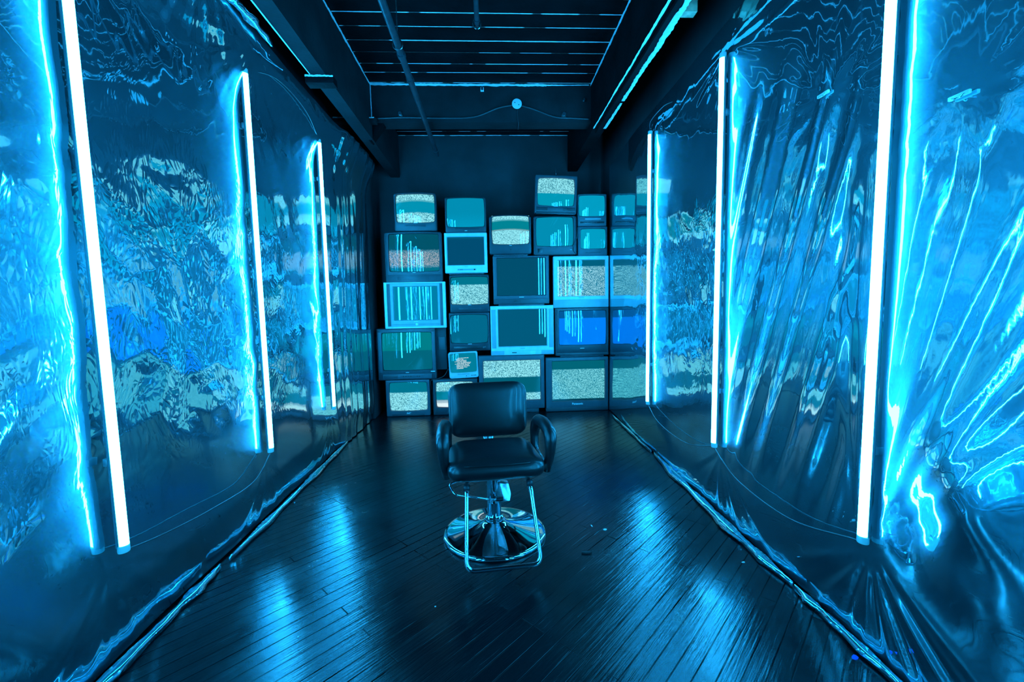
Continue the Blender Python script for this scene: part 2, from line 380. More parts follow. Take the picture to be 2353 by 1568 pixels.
# ------------------------------------------------------------------ mirror film on both side walls
def vor_cone(P, n, seed, lo, hi, c=1.0, aniso=.5):
    """creased height field: the lower envelope of tilted cones"""
    rng = np.random.default_rng(seed); S = rng.uniform(lo, hi, (n, 2)); G = rng.normal(0, .35, (n, 2)); H = rng.uniform(0, .25, n)
    A = rng.uniform(0, PI, n); K = rng.uniform(1 - aniso, 1 + aniso, n)
    out = np.full(len(P), 1e9)
    for i in range(n):
        d = P - S[i]; ca, sa = math.cos(A[i]), math.sin(A[i])
        u = d[:, 0] * ca + d[:, 1] * sa; w = -d[:, 0] * sa + d[:, 1] * ca
        h = c * np.sqrt(u * u * K[i] + w * w / K[i]) + (d @ G[i]) * .5 + H[i] * .1
        np.minimum(out, h, out)
    return out
def facets(P, cell, seed):
    """random height triangles over a jittered grid: crumpled facets"""
    rng = np.random.default_rng(seed); T = rng.uniform(-1, 1, (256, 256)); J = rng.uniform(-.0, .0, (256, 256, 2))
    q = P / cell; i = np.floor(q).astype(int); fr = q - i; ix, iy = i[:, 0] % 256, i[:, 1] % 256; jx, jy = (ix + 1) % 256, (iy + 1) % 256
    h00, h10, h01, h11 = T[ix, iy], T[jx, iy], T[ix, jy], T[jx, jy]
    up = (T[iy, ix] > 0); x, y = fr[:, 0], fr[:, 1]
    A = np.where(x > y, h00 + (h10 - h00) * x + (h11 - h10) * y, h00 + (h11 - h01) * x + (h01 - h00) * y)
    B = np.where(x + y < 1, h00 + (h10 - h00) * x + (h01 - h00) * y, h11 + (h01 - h11) * (1 - x) + (h10 - h11) * (1 - y))
    return np.where(up, A, B)
def rotp(P, a):
    c, s = math.cos(a), math.sin(a); return np.stack([P[:, 0] * c - P[:, 1] * s, P[:, 0] * s + P[:, 1] * c], 1)
def warp(P, amp, k, seed):
    rng = np.random.default_rng(seed); Q = P.copy()
    for _ in range(4):
        a, b, c, d, e, g = rng.uniform(-k, k, 6); Q[:, 0] += amp * np.sin(P[:, 0] * a + P[:, 1] * b + c * 3); Q[:, 1] += amp * np.sin(P[:, 0] * d + P[:, 1] * e + g * 3)
    return Q
def sst(x, a, b):
    t = np.clip((x - a) / (b - a), 0, 1); return t * t * (3 - 2 * t)
def radial(P, ya, za, k, amp, ph, rmax, sec=None, power=1.0, r0=.05, harm=.45):
    """pleats fanning out of a pinched point; sec = (angle, half width) limits the fan"""
    dy = P[:, 0] - ya; dz = P[:, 1] - za; r = np.sqrt(dy * dy + dz * dz) + 1e-6; t = np.arctan2(dy, dz)
    h = amp * np.minimum(r, .8) ** power * (np.sin(k * t + ph) + harm * np.sin(2.3 * k * t + ph * 2 + 1.3)) * np.exp(-(r / rmax) ** 2) * sst(r, 0, r0)
    if sec:
        dt = np.abs((t - sec[0] + PI) % (2 * PI) - PI); h = h * (1 - sst(dt, sec[1] * .6, sec[1]))
    return h
def gauss(P, y, z, sy, sz): return np.exp(-((P[:, 0] - y) / sy) ** 2 - ((P[:, 1] - z) / sz) ** 2)

def film(name, side, x0, ys, zs, fn, parent=None, res=.0135):
    ny = int((ys[1] - ys[0]) / res) + 1; nz = int((zs[1] - zs[0]) / res) + 1
    Yv = np.linspace(ys[0], ys[1], ny); Zv = np.linspace(zs[0], zs[1], nz)
    YY, ZZ = np.meshgrid(Yv, Zv, indexing='ij'); P = np.stack([YY.ravel(), ZZ.ravel()], 1)
    d, cr, zoff = fn(P)
    X = x0 + side * d
    co = np.stack([X, P[:, 0], P[:, 1] + zoff], 1)
    idx = np.arange(ny * nz).reshape(ny, nz); a = idx[:-1, :-1].ravel(); b = idx[1:, :-1].ravel(); c_ = idx[1:, 1:].ravel(); dd = idx[:-1, 1:].ravel()
    q = np.stack([a, b, c_, dd] if side > 0 else [a, dd, c_, b], 1)
    me = bpy.data.meshes.new(name); me.vertices.add(len(co)); me.vertices.foreach_set('co', co.ravel())
    me.loops.add(q.size); me.loops.foreach_set('vertex_index', q.ravel()); me.polygons.add(len(q))
    me.polygons.foreach_set('loop_start', np.arange(0, q.size, 4)); me.polygons.foreach_set('loop_total', np.full(len(q), 4))
    me.update(calc_edges=True); me.polygons.foreach_set('use_smooth', np.ones(len(q), bool))
    at = me.attributes.new('crumple', 'FLOAT', 'POINT'); at.data.foreach_set('value', cr.astype(np.float32))
    me.materials.append(MAT['film']); o = bpy.data.objects.new(name, me); C.objects.link(o); return o

LT = [(1.70, 1.703), (2.85, 2.85), (4.0, 4.0)]    # depth of the left tubes
RT = [(1.53, 1.53), (2.645, 2.645), (3.82, 3.82)]
TZ0, TZ1 = .455, 2.845
def film_left(P):
    y, z = P[:, 0], P[:, 1]; W = warp(P, .05, 5, 3)
    mid = sst(z, .55, .95) * (1 - sst(z, 1.9, 2.35)) * (.55 + .45 * gauss(P, 2.4, 1.5, .9, 9))
    cr = .12 + .88 * mid
    near = 1 - sst(y, 1.2, 2.0)
    far = sst(y, 4.15, 4.5)
    d = .0062 * mid * (1 - far) * facets(rotp(W, .5), .125, 1) + .0010 * mid * (1 - far) * facets(rotp(W, 1.1), .06, 2)
    d += .0035 * facets(rotp(W, -.35) * np.array([1, .55]), .30, 5) * (1 - .6 * far)
    up = sst(z, 2.3, 2.7)
    d += up * (.0016 * facets(rotp(W, .2) * np.array([1, .6]), .10, 6))
    # slow billows
    d += .010 * np.sin(y * 2.3 + .6 * np.sin(z * 1.7)) * np.sin(z * 1.3 + .4) + .004 * np.sin(y * 5.1 + z * 2.2 + 1)
    # diagonal sagging folds beside the nearest tube
    dg = (y * .80 + z * .60)
    d += near * .010 * np.sin(dg * 15 + 1.2 * np.sin(z * 3)) * (.5 + .5 * np.sin(z * 2.1 + y))
    d += .006 * gauss(P, 1.25, 1.0, .35, .35) * np.sin((y - z) * 19)
    # gathers above and below each tube
    for k, (yt, yb) in enumerate(LT):
        d += radial(P, yt, TZ1 + .12, 17, .006, k, .5, r0=.04) + radial(P, yb, TZ0 - .05, 11, .008, k * 2 + 1, .42, sec=(PI, 1.4), r0=.04)
    d += radial(P, 2.3, 3.15, 19, .006, 2, .45) + radial(P, 3.5, 3.1, 21, .006, 3, .4)
    # upright pleats next to the back pillar
    d += far * (.006 * np.sin(y * 31 + 1.6 * np.sin(z * 1.4) + 2 * np.sin(y * 7)) + .0012 * np.sin(y * 71 + 2 * np.sin(z * 2.1)) + .0025 * facets(W * np.array([1, .18]), .06, 21)) * (1 - .5 * sst(z, 0, .5) * (1 - sst(z, .5, 1)))
    d += .05 * far
    d += .13 * sst(z, 2.55, 3.1) ** 1.5
    d += -.03 * (1 - sst(z, 0, .3))
    return d, cr, np.zeros(len(P))
def film_right(P):
    y, z = P[:, 0], P[:, 1]; W = warp(P, .045, 5, 8)
    midz = sst(z, .55, .9) * (1 - sst(z, 1.9, 2.3)); zone = sst(y, 2.55, 2.85) * (1 - sst(y, 4.1, 4.6))
    mid = midz * zone
    cr = .05 + .85 * mid
    d = .0034 * mid * facets(rotp(W, .9) * np.array([1, .6]), .10, 11) + .0009 * mid * facets(rotp(W, .2), .05, 12)
    upz = sst(z, 2.35, 2.6) * sst(y, 2.6, 3.0) * (1 - sst(y, 4.9, 5.2))
    d += .0018 * upz * facets(rotp(W, -.7) * np.array([1, .5]), .11, 13)
    d += .0010 * facets(rotp(W, .3), .20, 14) * sst(y, 1.0, 2.5)
    d += .0018 * np.sin(y * 6.1 + z * 1.1) * np.sin(z * 2.2 + 1) + .006 * np.sin(y * 1.9 + .5) * np.sin(z * 1.1)
    # long slanting folds between the two nearer tubes
    zz = np.clip(z, .3, 2.3)
    q = y + .34 * (z - 1.3)
    m2 = sst(y, 1.62, 1.75) * (1 - sst(y, 2.45, 2.62)) * (1 - sst(z, 2.3, 2.6)) * sst(z, .25, .7)
    d += m2 * (.0055 * np.sin(q * 27 + .8 * np.sin(q * 9)) + .0009 * np.sin(q * 61 + 1 + .6 * np.sin(z * 4)))
    # fan of broad pleats out of the foot of the nearest tube
    d += radial(P, 1.60, .30, 46, .0026, .7, 3.5, sec=(-.30, .56), power=.8, harm=.10)
    d += radial(P, 1.52, TZ0 - .03, 15, .020, .4, .42, sec=(PI, 1.3), r0=.04)
    d += radial(P, 2.62, TZ0 - .03, 12, .014, 2.4, .42, sec=(PI, 1.3), r0=.04)
    d += radial(P, 1.85, 2.25, 13, .005, 1, .30) + radial(P, 1.30, 2.0, 13, .004, 2, .25) + radial(P, 2.66, TZ1 + .04, 12, .006, 0, .4) + radial(P, 3.83, TZ1 + .08, 12, .006, 1, .3)
    # low bulge near the camera
    d += .060 * gauss(P, 1.20, .78, .15, .20) - .030 * gauss(P, 1.36, .62, .09, .12) + .016 * gauss(P, 1.10, .50, .10, .09) + .005 * np.sin(y * 21 + 3 * np.sin(z * 6)) * gauss(P, 1.15, .7, .25, .3)
    d += -.055 * sst(y, 4.2, 5.3)
    d += -.02 * (1 - sst(z, 0, .3)) * (1 - sst(y, 4.2, 5))
    return d, cr, np.zeros(len(P))
fl = film('plastic_film', 1, -1.497, (-1.7, 5.34), (.012, 3.06), film_left)
tag(fl, 'crumpled silvery mirror film hanging over the left wall behind three blue tubes', 'plastic film', 'mirror films on the side walls')
fr_ = film('plastic_film', -1, 1.437, (-1.7, 5.42), (.012, 3.03), film_right)
tag(fr_, 'smoother silvery mirror film with long slanting folds over the right wall', 'plastic film', 'mirror films on the side walls')

def hem(pts, w, seed, parent, name='hem'):
    """folded strip of film lying along the foot of the wall"""
    rnd = random.Random(seed); pts = [Vector(p) for p in pts]; n = int(sum((b - a).length for a, b in zip(pts[:-1], pts[1:])) / .02)
    P = smooth_path(pts, max(2, n // (len(pts) - 1))); rings = []
    for i, p in enumerate(P):
        t = i / (len(P) - 1); ww = w * (.75 + .35 * math.sin(t * 23 + seed) * math.sin(t * 7)) * min(1, 6 * t + .1, 6 * (1 - t) + .1); ring = []
        tan = (P[min(i + 1, len(P) - 1)] - P[max(0, i - 1)]).normalized(); side = Vector((tan.y, -tan.x, 0))
        for k in range(12):
            a = 2 * PI * k / 12; rr = 1 + .22 * math.sin(5 * a + t * 9 + seed) + .10 * rnd.uniform(-1, 1)
            ring.append(p + side * ww * .5 * math.cos(a) * rr + Vector((0, 0, max(.001, .017 + .016 * math.sin(a) * rr))))
        rings.append(ring)
    o = MB().loft(rings).build(name, MAT['film'], smooth=True); o.parent = parent; return o
h1 = hem([(-1.47, 1.2, 0), (-1.475, 1.9, 0), (-1.48, 2.30, 0)], .055, 1, fl)
h2 = hem([(-1.47, 2.36, 0), (-1.475, 3.2, 0), (-1.48, 4.4, 0)], .050, 2, fl)
h0 = hem([(-1.33, 2.45, 3.0), (-1.325, 2.62, 3.02), (-1.325, 2.95, 3.02)], .06, 9, fl, 'gathered_top')
h3 = hem([(1.44, 3.75, 0), (1.42, 3.0, 0), (1.41, 2.4, 0), (1.425, 1.92, 0)], .075, 3, fr_)
h4 = hem([(1.42, 1.90, 0), (1.425, 1.6, 0), (1.42, 1.1, 0)], .045, 4, fr_)
h5 = hem([(1.44, 5.1, 0), (1.44, 4.5, 0), (1.435, 3.8, 0)], .025, 5, fr_)

# ------------------------------------------------------------------ blue light tubes
def light_tube(x, yt, yb, side, label):
    t = empty('light_tube', (x, yb, TZ0)); tag(t, label, 'light tube', 'blue light tubes on the mirror film')
    dy = yt - yb; H = TZ1 - TZ0
    def prism(cx, rad, z0, z1, a0, a1, seg=14):
        rings = []
        for z in (z0, z1):
            oy = dy * (z / H); rings.append([(cx + side * rad * math.cos(a0 + (a1 - a0) * k / seg), oy + rad * math.sin(a0 + (a1 - a0) * k / seg), z) for k in range(seg + 1)])
        return rings
    MB().loft(prism(0, .0165, .03, H - .03, -PI * .62, PI * .62)).build('diffuser', MAT['tube'], t, auto=True)
    ch = MB()
    for z0, z1 in ((.02, H - .02),):
        rings = []
        for z in (z0, z1):
            oy = dy * (z / H); rings.append([(-side * a, oy + b, z) for a, b in ((.004, -.019), (.004, .019), (.012, .019), (.022, .012), (.022, -.012), (.012, -.019))])
        ch.loft(rings)
    ch.build('channel', MAT['alu'], t)
    for z0, oy in ((0, 0), (H - .03, dy)):
        rings = [[(side * .019 * math.cos(2 * PI * k / 16) - side * .003, oy + .021 * math.sin(2 * PI * k / 16), z) for k in range(16)] for z in (z0, z0 + .03)]
        MB().loft(rings).build('end_cap', MAT['clear_cap'], t, bevel=.003)
    for z in (.35, H - .35):
        oy = dy * z / H
        MB().box(-side * .034 if side > 0 else .02, -side * .02 if side > 0 else .034, oy - .016, oy + .016, z, z + .03).build('mounting_clip', MAT['alu'], t, bevel=.002)
    return t
names_l = ['blue light tube on the left film, nearest to the camera and reaching the top edge', 'middle one of the three blue light tubes on the left film', 'blue light tube on the left film, farthest from the camera beside the televisions']
names_r = ['thick bright blue light tube on the right film, nearest to the camera', 'middle one of the three blue light tubes on the right film', 'blue light tube on the right film, farthest and next to the televisions']
for (yt, yb), lb in zip(LT, names_l): light_tube(-1.455, yt, yb, 1, lb)
for (yt, yb), lb in zip(RT, names_r): light_tube(1.405, yt, yb, -1, lb)
for k, y0 in enumerate((.50, -.68)):
    o1 = light_tube(-1.455, y0 + .05, y0 + .05, 1, 'blue light tube on the left film behind the camera, seen only in reflections' + (', farther back' if k else ''))
    o2 = light_tube(1.405, y0 - .08, y0 - .08, -1, 'blue light tube on the right film behind the camera, seen only in reflections' + (', farther back' if k else ''))

def cord(pts, r, label, mat='cord', cat='cord', name='power_cord', group=None):
    o = MB().tube(smooth_path(pts, 8), r, 7).build(name, MAT[mat], smooth=True); tag(o, label, cat, group); return o
cord([(-1.455, 2.85, TZ0 + .005), (-1.44, 2.6, .36), (-1.435, 2.2, .385), (-1.45, 1.9, .42), (-1.455, 1.703, TZ0 + .005)], .0035, 'thin cord sagging along the left film from middle tube to nearest tube', group='tube cords')
cord([(1.405, 1.53, TZ0 + .005), (1.385, 1.9, .36), (1.385, 2.3, .36), (1.39, 2.5, .41), (1.405, 2.645, TZ0 + .005)], .0035, 'thin cord sagging along the right film between nearest and middle tube', group='tube cords')
cord([(1.405, 2.645, TZ0 + .005), (1.38, 3.0, .37), (1.38, 3.5, .38), (1.405, 3.82, TZ0 + .005)], .003, 'thin cord along the right film between middle tube and farthest tube', group='tube cords')
cord([(-1.455, 2.85, TZ1 - .003), (-1.40, 3.15, 2.93), (-1.40, 3.6, 2.92), (-1.455, 4.0, TZ1 - .003)], .003, 'thin cord slanting across the left film between tops of the two farther tubes', group='tube cords')
cord([(1.405, 3.82, TZ1 - .003), (1.385, 3.75, 2.90), (1.39, 3.5, 2.91), (1.40, 3.35, 2.88)], .003, 'short cord looping from top of the farthest right tube', group='tube cords')

# ------------------------------------------------------------------ overhead pipes and fittings
def pipe(pts, r, label, clamp_t, cap=True):
    t = empty('ceiling_pipe', pts[0]); tag(t, label, 'pipe', 'overhead pipes')
    L0 = [Vector(p) - Vector(pts[0]) for p in pts]
    MB().tube(L0, r, 16).build('pipe_run', MAT['pipe'], t, auto=True)
    for ct in clamp_t:
        p = L0[0].lerp(L0[-1], ct); p1 = L0[0].lerp(L0[-1], ct + .012)
        MB().tube([p, p1], r * 1.25, 16).build('pipe_collar', MAT['pipe'], t, auto=True)
    return t
pp = pipe([(-.592, 1.6, 3.175), (-.592, 5.42, 3.175)], .024, 'long dark iron pipe running under the ceiling boards and crossing beam', (.44, .53, .955))
rod = MB().tube([(0, 1.58, .026), (0, 1.58, .42)], .004, 8); rod.tube([(.0 + .034 * math.cos(a), 1.58, .034 * math.sin(a)) for a in [2 * PI * k / 20 for k in range(21)]], .004, 6, caps=False)
rod.build('hanger_rod', MAT['castmetal'], pp, auto=True)
p2 = pipe([(-.05, 1.6, 3.46), (-.05, 3.42, 3.46)], .018, 'short dark pipe ending in a hanger near ceiling centre', (.97,))
rg = MB().tube([(.03 * math.cos(a), 1.80, -.012 + .036 * math.sin(a)) for a in [2 * PI * k / 20 for k in range(21)]], .004, 6, caps=False); rg.tube([(0, 1.8, .02), (0, 1.8, .145)], .004, 8)
rg.build('hanger_ring', MAT['castmetal'], p2, auto=True)
# junction box with cables on the crossing beam
jb = empty('junction_box', (.314, 4.6, 3.392)); tag(jb, 'round white junction box on the crossing beam', 'junction box')
def disc_y(r, y0, y1, seg=28): return [[(r * math.cos(2 * PI * k / seg), y, r * math.sin(2 * PI * k / seg)) for k in range(seg)] for y in (y0, y1)]
MB().loft(disc_y(.046, -.035, 0)).build('box_body', MAT['castmetal'], jb, auto=True)
MB().loft(disc_y(.050, -.041, -.035)).build('cover', MAT['white_plastic'], jb, auto=True, bevel=.002)
for dx, dz in ((-.02, .01), (.02, -.01)): MB().loft([[(dx + a, y, dz + b) for a, b in ((-.004, -.004), (.004, -.004), (.004, .004), (-.004, .004))] for y in (-.044, -.041)]).build('screw', MAT['detail_black'], jb)
cord([(.27, 4.588, 3.39), (.12, 4.588, 3.36), (-.12, 4.588, 3.275), (-.45, 4.588, 3.262), (-.8, 4.588, 3.268), (-1.1, 4.588, 3.258)], .008, 'dark cable drooping left from the junction box along the beam', group='beam cables', name='electric_cable')
cord([(.36, 4.588, 3.385), (.5, 4.588, 3.345), (.70, 4.588, 3.275), (.9, 4.588, 3.262), (1.06, 4.588, 3.255)], .008, 'dark cable drooping right from the junction box along the beam', group='beam cables', name='electric_cable')
cord([(.32, 4.592, 3.345), (.325, 4.592, 3.24), (.33, 4.6, 3.222), (.335, 4.75, 3.215)], .004, 'thin cable hanging straight down below the junction box', group='beam cables', name='electric_cable')
def fitting(x, z, s, label, m='castmetal'):
    t = empty('beam_fitting', (x, 4.6, z)); tag(t, label, 'fitting', 'small fittings on the beam')
    MB().box(-s * .6, s * .6, -.012, 0, -s * .7, s * .7).build('back_plate', MAT[m], t, bevel=.002)
    MB().loft(disc_y(s * .42, -.035, -.012, 16)).build('knob', MAT['pipe'], t, auto=True)
fitting(-.031, 3.543, .028, 'small pale metal fitting at the top of the beam, left of the round box', 'pale_wood')
fitting(-.857, 3.305, .035, 'small round dark fitting low on the beam near its left end')
fitting(.793, 3.30, .040, 'small round dark fitting low on the beam right of the box')
fitting(1.0, 3.44, .025, 'small metal fitting on the beam beside the right girder')
# bits on the girders
wbk = empty('wood_block', (XLG - .12, 3.36, 3.0)); tag(wbk, 'dark wood block with pale top edge under the left girder', 'wood block')
MB().box(-.03, .17, 0, .09, .01, .062).build('block', MAT['black_wood'], wbk, bevel=.003)
vs, fs = ragged((-.03, 0, .058), (.17, 0, .056), (0, 0, 1), .014, .012, 9, nrm=(0, -.002, 0), n=24); MB().add(vs, fs).build('pale_edge', MAT['pale_wood'], wbk)
rb = MB().box(XRG + .13, XRG + .22, 2.74, 2.80, 3.135, 3.23).build('wood_offcut', MAT['raw_wood'], bevel=.003); tag(rb, 'raw orange wood offcut beside the right girder at the picture top', 'wood block')
MB_r = MB().lathe([(0.001, 0), (.024, 0), (.026, .05), (.02, .055), (.001, .055)], 20); rc_ = MB_r.build('bottle_cap', MAT['red'], auto=True, loc=(-1.325, 4.50, 3.247)); tag(rc_, 'small dark red cap standing on the ledge at the left beam end', 'cap')
rc_.location = (-1.33, 4.56, 3.2455)
for x_, y_, z_, lb in ((1.425, 1.853, 2.251, 'small pale clip pinching the right film above the nearest tube'), (1.425, 1.30, 1.995, 'small pale clip pinching the right film near the right edge')):
    t = empty('film_clip', (x_, y_, z_)); tag(t, lb, 'clip', 'clips on the right film')
    MB().box(-.006, .004, -.03, .03, -.006, .006).build('bar', MAT['white_plastic'], t, bevel=.002)
    for s in (-1, 1): MB().tube([(-.004, s * .02, 0), (-.012, s * .012, -.01), (-.004, 0, -.004)], .0022, 6).build('wire_arm', MAT['chrome'], t, smooth=True)

# ------------------------------------------------------------------ televisions
YT = 5.43
def rrect(x0, x1, z0, z1, r, y, n=6, bulge=0.0, sidebulge=0.0):
    pts = []; r = min(r, (x1 - x0) * .49, (z1 - z0) * .49)
    for cx, cz, a0 in ((x1 - r, z1 - r, 0), (x0 + r, z1 - r, PI / 2), (x0 + r, z0 + r, PI), (x1 - r, z0 + r, 1.5 * PI)):
        for k in range(n + 1):
            a = a0 + (PI / 2) * k / n; pts.append([cx + r * math.cos(a), y, cz + r * math.sin(a)])
    # subdivide straight runs
    out = []; m = len(pts)
    for i in range(m):
        a, b = pts[i], pts[(i + 1) % m]; out.append(a)
        if (i + 1) % (n + 1) == 0:
            for k in range(1, 9): t = k / 9; out.append([a[0] + (b[0] - a[0]) * t, y, a[2] + (b[2] - a[2]) * t])
    xc, hw = (x0 + x1) / 2, (x1 - x0) / 2; zc, hh = (z0 + z1) / 2, (z1 - z0) / 2
    for p in out:
        u = (p[0] - xc) / hw; w = (p[2] - zc) / hh
        if w > 0: p[2] += bulge * w * (1 - u * u)
        else: p[2] += sidebulge * w * (1 - u * u)
        p[0] += sidebulge * u * (1 - w * w)
    return [tuple(p) for p in out]
def text_mesh(txt, size, mat, parent, loc, name='logo', shear=0, bold=0):
    cu = bpy.data.curves.new(name, 'FONT'); cu.body = txt; cu.size = size; cu.align_x = 'CENTER'; cu.align_y = 'CENTER'; cu.extrude = .001; cu.shear = shear; cu.offset = bold
    to = bpy.data.objects.new(name, cu); C.objects.link(to); dg = bpy.context.evaluated_depsgraph_get()
    me = bpy.data.meshes.new_from_object(to.evaluated_get(dg)); bpy.data.objects.remove(to)
    o = bpy.data.objects.new(name, me); me.materials.clear(); me.materials.append(MAT[mat]); C.objects.link(o); o.parent = parent; o.location = loc; o.rotation_euler = (PI / 2, 0, 0); return o
def television(x0, x1, z0, z1, s, label, mat, smat, curved=True, r=.02, top=0.0, rz=0, ry=0, depth=.44, fz=0.0, recess=.022, bezel='case', logo=None, y=YT, sbulge=None, footz=0.0, scol=None):
    sx0, sx1, sz0, sz1 = s; xc = (x0 + x1) / 2
    t = empty('television', (xc, y, z0), rot=(0, ry, rz)); tag(t, label, 'television', 'televisions stacked against the back wall')
    a, b, h = x0 - xc, x1 - xc, z1 - z0 - top; c, d, e, g = sx0 - xc, sx1 - xc, sz0 - z0, sz1 - z0
    zb = footz; sb = sbulge if sbulge is not None else (.006 if curved else .0)
    rings = [rrect(a, b, zb, h, r, .075, bulge=top), rrect(a, b, zb, h, r, .010, bulge=top), rrect(a + .004, b - .004, zb + .004, h - .004, r, .003, bulge=top), rrect(a + .009, b - .009, zb + .009, h - .009, r, 0, bulge=top),
             rrect(c - .010, d + .010, e - .010, g + .010, .022 if curved else .008, .001, sidebulge=sb, bulge=sb), rrect(c - .004, d + .004, e - .004, g + .004, .018 if curved else .006, recess * .5, sidebulge=sb, bulge=sb), rrect(c, d, e, g, .016 if curved else .004, recess + .014, sidebulge=sb, bulge=sb)]
    MB().loft(rings, cap0=False, cap1=False).build('bezel', MAT[mat], t, auto=True)
    # glass
    n = 16; bl = (.020 if curved else .003); vs = []; fs = []
    ex = sb + .006
    for i in range(n + 1):
        for k in range(n + 1):
            u, w = -1 + 2 * i / n, -1 + 2 * k / n
            vs.append(((c + d) / 2 + u * ((d - c) / 2 + ex), recess + .006 - bl * (1 - (u * u + w * w) / 2), (e + g) / 2 + w * ((g - e) / 2 + ex)))
    for i in range(n):
        for k in range(n):
            q = i * (n + 1) + k; fs.append((q, q + n + 1, q + n + 2, q + 1))
    sc = link_mesh('screen', vs, fs, smat, t, True); ul = sc.data.uv_layers.new(name='UVMap')
    for lp in sc.data.loops:
        v = vs[lp.vertex_index]; ul.data[lp.index].uv = ((v[0] - c) / (d - c), (v[2] - e) / (g - e))
    # rear cabinet
    w = b - a; k1, k2 = .02, .16 * w
    back = [rrect(a + .006, b - .006, zb + .002, h - .006, r, .074, bulge=top), rrect(a + k1, b - k1, zb + .002, h - .02, r, .16), rrect(a + k2 * .6, b - k2 * .6, zb + .004, h - .07 * h, r, depth * .6), rrect(a + k2, b - k2, zb + .006, h * .80, r, depth)]
    MB().loft(back).build('rear_cabinet', MAT['case_dark'] if mat.startswith('case_silver') else MAT[mat], t, auto=True)
    if footz:
        MB().box(a * .82, b * .82, .02, depth * .8, 0, zb + .004).build('pedestal', MAT['case_dark'], t, bevel=.004)
    if logo:
        txt, kind, fzz = logo
        zl = fzz * e if fzz < 0.99 else e - .02
        if txt: text_mesh(txt, kind, 'logo', t, (0, -.0015, zl), shear=.3 if txt == 'JVC' else 0, bold=.0007)
        else: MB().box(-kind / 2, kind / 2, -.003, .002, zl - .003, zl + .003).build('logo', MAT['logo'] if mat not in ('case_silver', 'case_white') else MAT['case_dark'], t, bevel=.001)
    return t, (a, b, h, c, d, e, g)
def bx(t, name, mat, x0, x1, z0, z1, y0=-.005, y1=.004, bev=.0015):
    return MB().box(x0, x1, y0, y1, z0, z1).build(name, MAT[mat], t, bevel=bev)
def knob(t, name, mat, x, z, r, d=.008):
    return MB().loft([[(x + rr * math.cos(2 * PI * k / 16), yy, z + rr * math.sin(2 * PI * k / 16)) for k in range(16)] for rr, yy in ((r, .002), (r, -d * .8), (r * .8, -d))]).build(name, MAT[mat], t, auto=True)
def buttons(t, xs, z, w=.012, h=.006, mat='detail_black'):
    for x in xs: bx(t, 'button', mat, x - w / 2, x + w / 2, z - h / 2, z + h / 2, -.005, .003, .001)

# ---- column at the left
PINK = (.42, .46, .52)
t, D = television(-1.331, -.785, 0, .462, (-1.277, -.828, .078, .421), 'dark television on the floor at the left end, bottom of its stack', 'case_mid',
    screen_mat('s1', [(0, 'static'), (.66, (.0, .17, .25))], (64, 48), curved_ := 0.0, bright=.72), r=.015, logo=('JVC', .034, .45))
bx(t, 'control_panel', 'case_dark', -.20, .20, .006, .028); buttons(t, [-.03, 0, .03, .06, .09], .017, .014, .006, 'case_mid')
t, D = television(-1.412, -.692, .462, 1.107, (-1.344, -.748, .592, 1.047), 'large dark television with green-teal upper half, between silver set and floor set', 'case_dark',
    screen_mat('s2', [(0, (.0, .12, .17)), (.53, (.0, .20, .22))], (90, 60), soft=.008), r=.012, logo=(None, .04, .72), curved=True, sbulge=.004)
bx(t, 'control_panel', 'case_mid', -.30, .30, .015, .075); bx(t, 'button', 'case_dark', -.29, -.12, .022, .068, -.008, 0); buttons(t, [-.05, -.02, .01, .04, .12, .15], .045, .018, .01)
bx(t, 'power_button', 'logo', .29, .345, .096, .106)
bx(t, 'rear_housing', 'case_dark', -.425, .485, .10, .64, .12, .40, .01)
bx(t, 'speaker_panel', 'case_mid', -.43, -.36, .38, .53, .105, .125); bx(t, 'speaker_panel', 'case_mid', .385, .47, .36, .52, .105, .125)
bx(t, 'side_pillar', 'case_mid', -.345, -.302, .10, .60, -.004, .006); bx(t, 'side_pillar', 'case_mid', .315, .352, .10, .60, -.004, .006)
t, D = television(-1.296, -.548, 1.107, 1.672, (-1.184, -.654, 1.212, 1.615), 'wide silver television with dark flat screen, left end of the wall', 'case_silver_dark',
    screen_mat('s3', [(0, (.0, .20, .36))]), curved=False, r=.006, logo=(None, .05, .78))
a, b, h = D[0], D[1], D[2]
for nm, q in (('silver_trim', (a, a + .034, 0, h)), ('silver_trim', (b - .036, b, 0, h)), ('silver_trim', (a + .034, b - .036, h - .012, h)), ('silver_trim', (a + .034, b - .036, 0, .022))):
    bx(t, nm, 'case_silver', *q, -.012, .004, .003)
bx(t, 'speaker_strip', 'case_mid', a + .036, a + .070, .03, h - .02); bx(t, 'speaker_strip', 'case_mid', b - .072, b - .038, .03, h - .02)
bx(t, 'door_seam', 'case_mid', a + .08, b - .08, .046, .049, -.003, .003, .0005)
knob(t, 'dial', 'logo', .01, .048, .016)
t, D = television(-1.271, -.575, 1.672, 2.286, (-1.209, -.621, 1.812, 2.247), 'wide dark television with pinkish snow across a teal picture, above the wide silver set', 'case_dark',
    screen_mat('s4', [(0, (.0, .15, .22)), (.17, 'static'), (.59, (.0, .075, .11))], (80, 60), soft=.05, tone=(PINK, (.02, .16, .22)), bright=.42), r=.02, top=.012, logo=(None, .035, .84))
bx(t, 'control_panel', 'case_dark', -.20, .18, .03, .075, -.012, .002, .003); buttons(t, [-.12, -.10, -.08], .055, .012, .007, 'logo'); knob(t, 'dial', 'case_mid', .02, .055, .012); knob(t, 'dial', 'case_mid', .16, .055, .012)
bx(t, 'lower_shelf', 'case_dark', D[0] + .01, D[1] - .01, .002, .09, -.010, .003, .004)
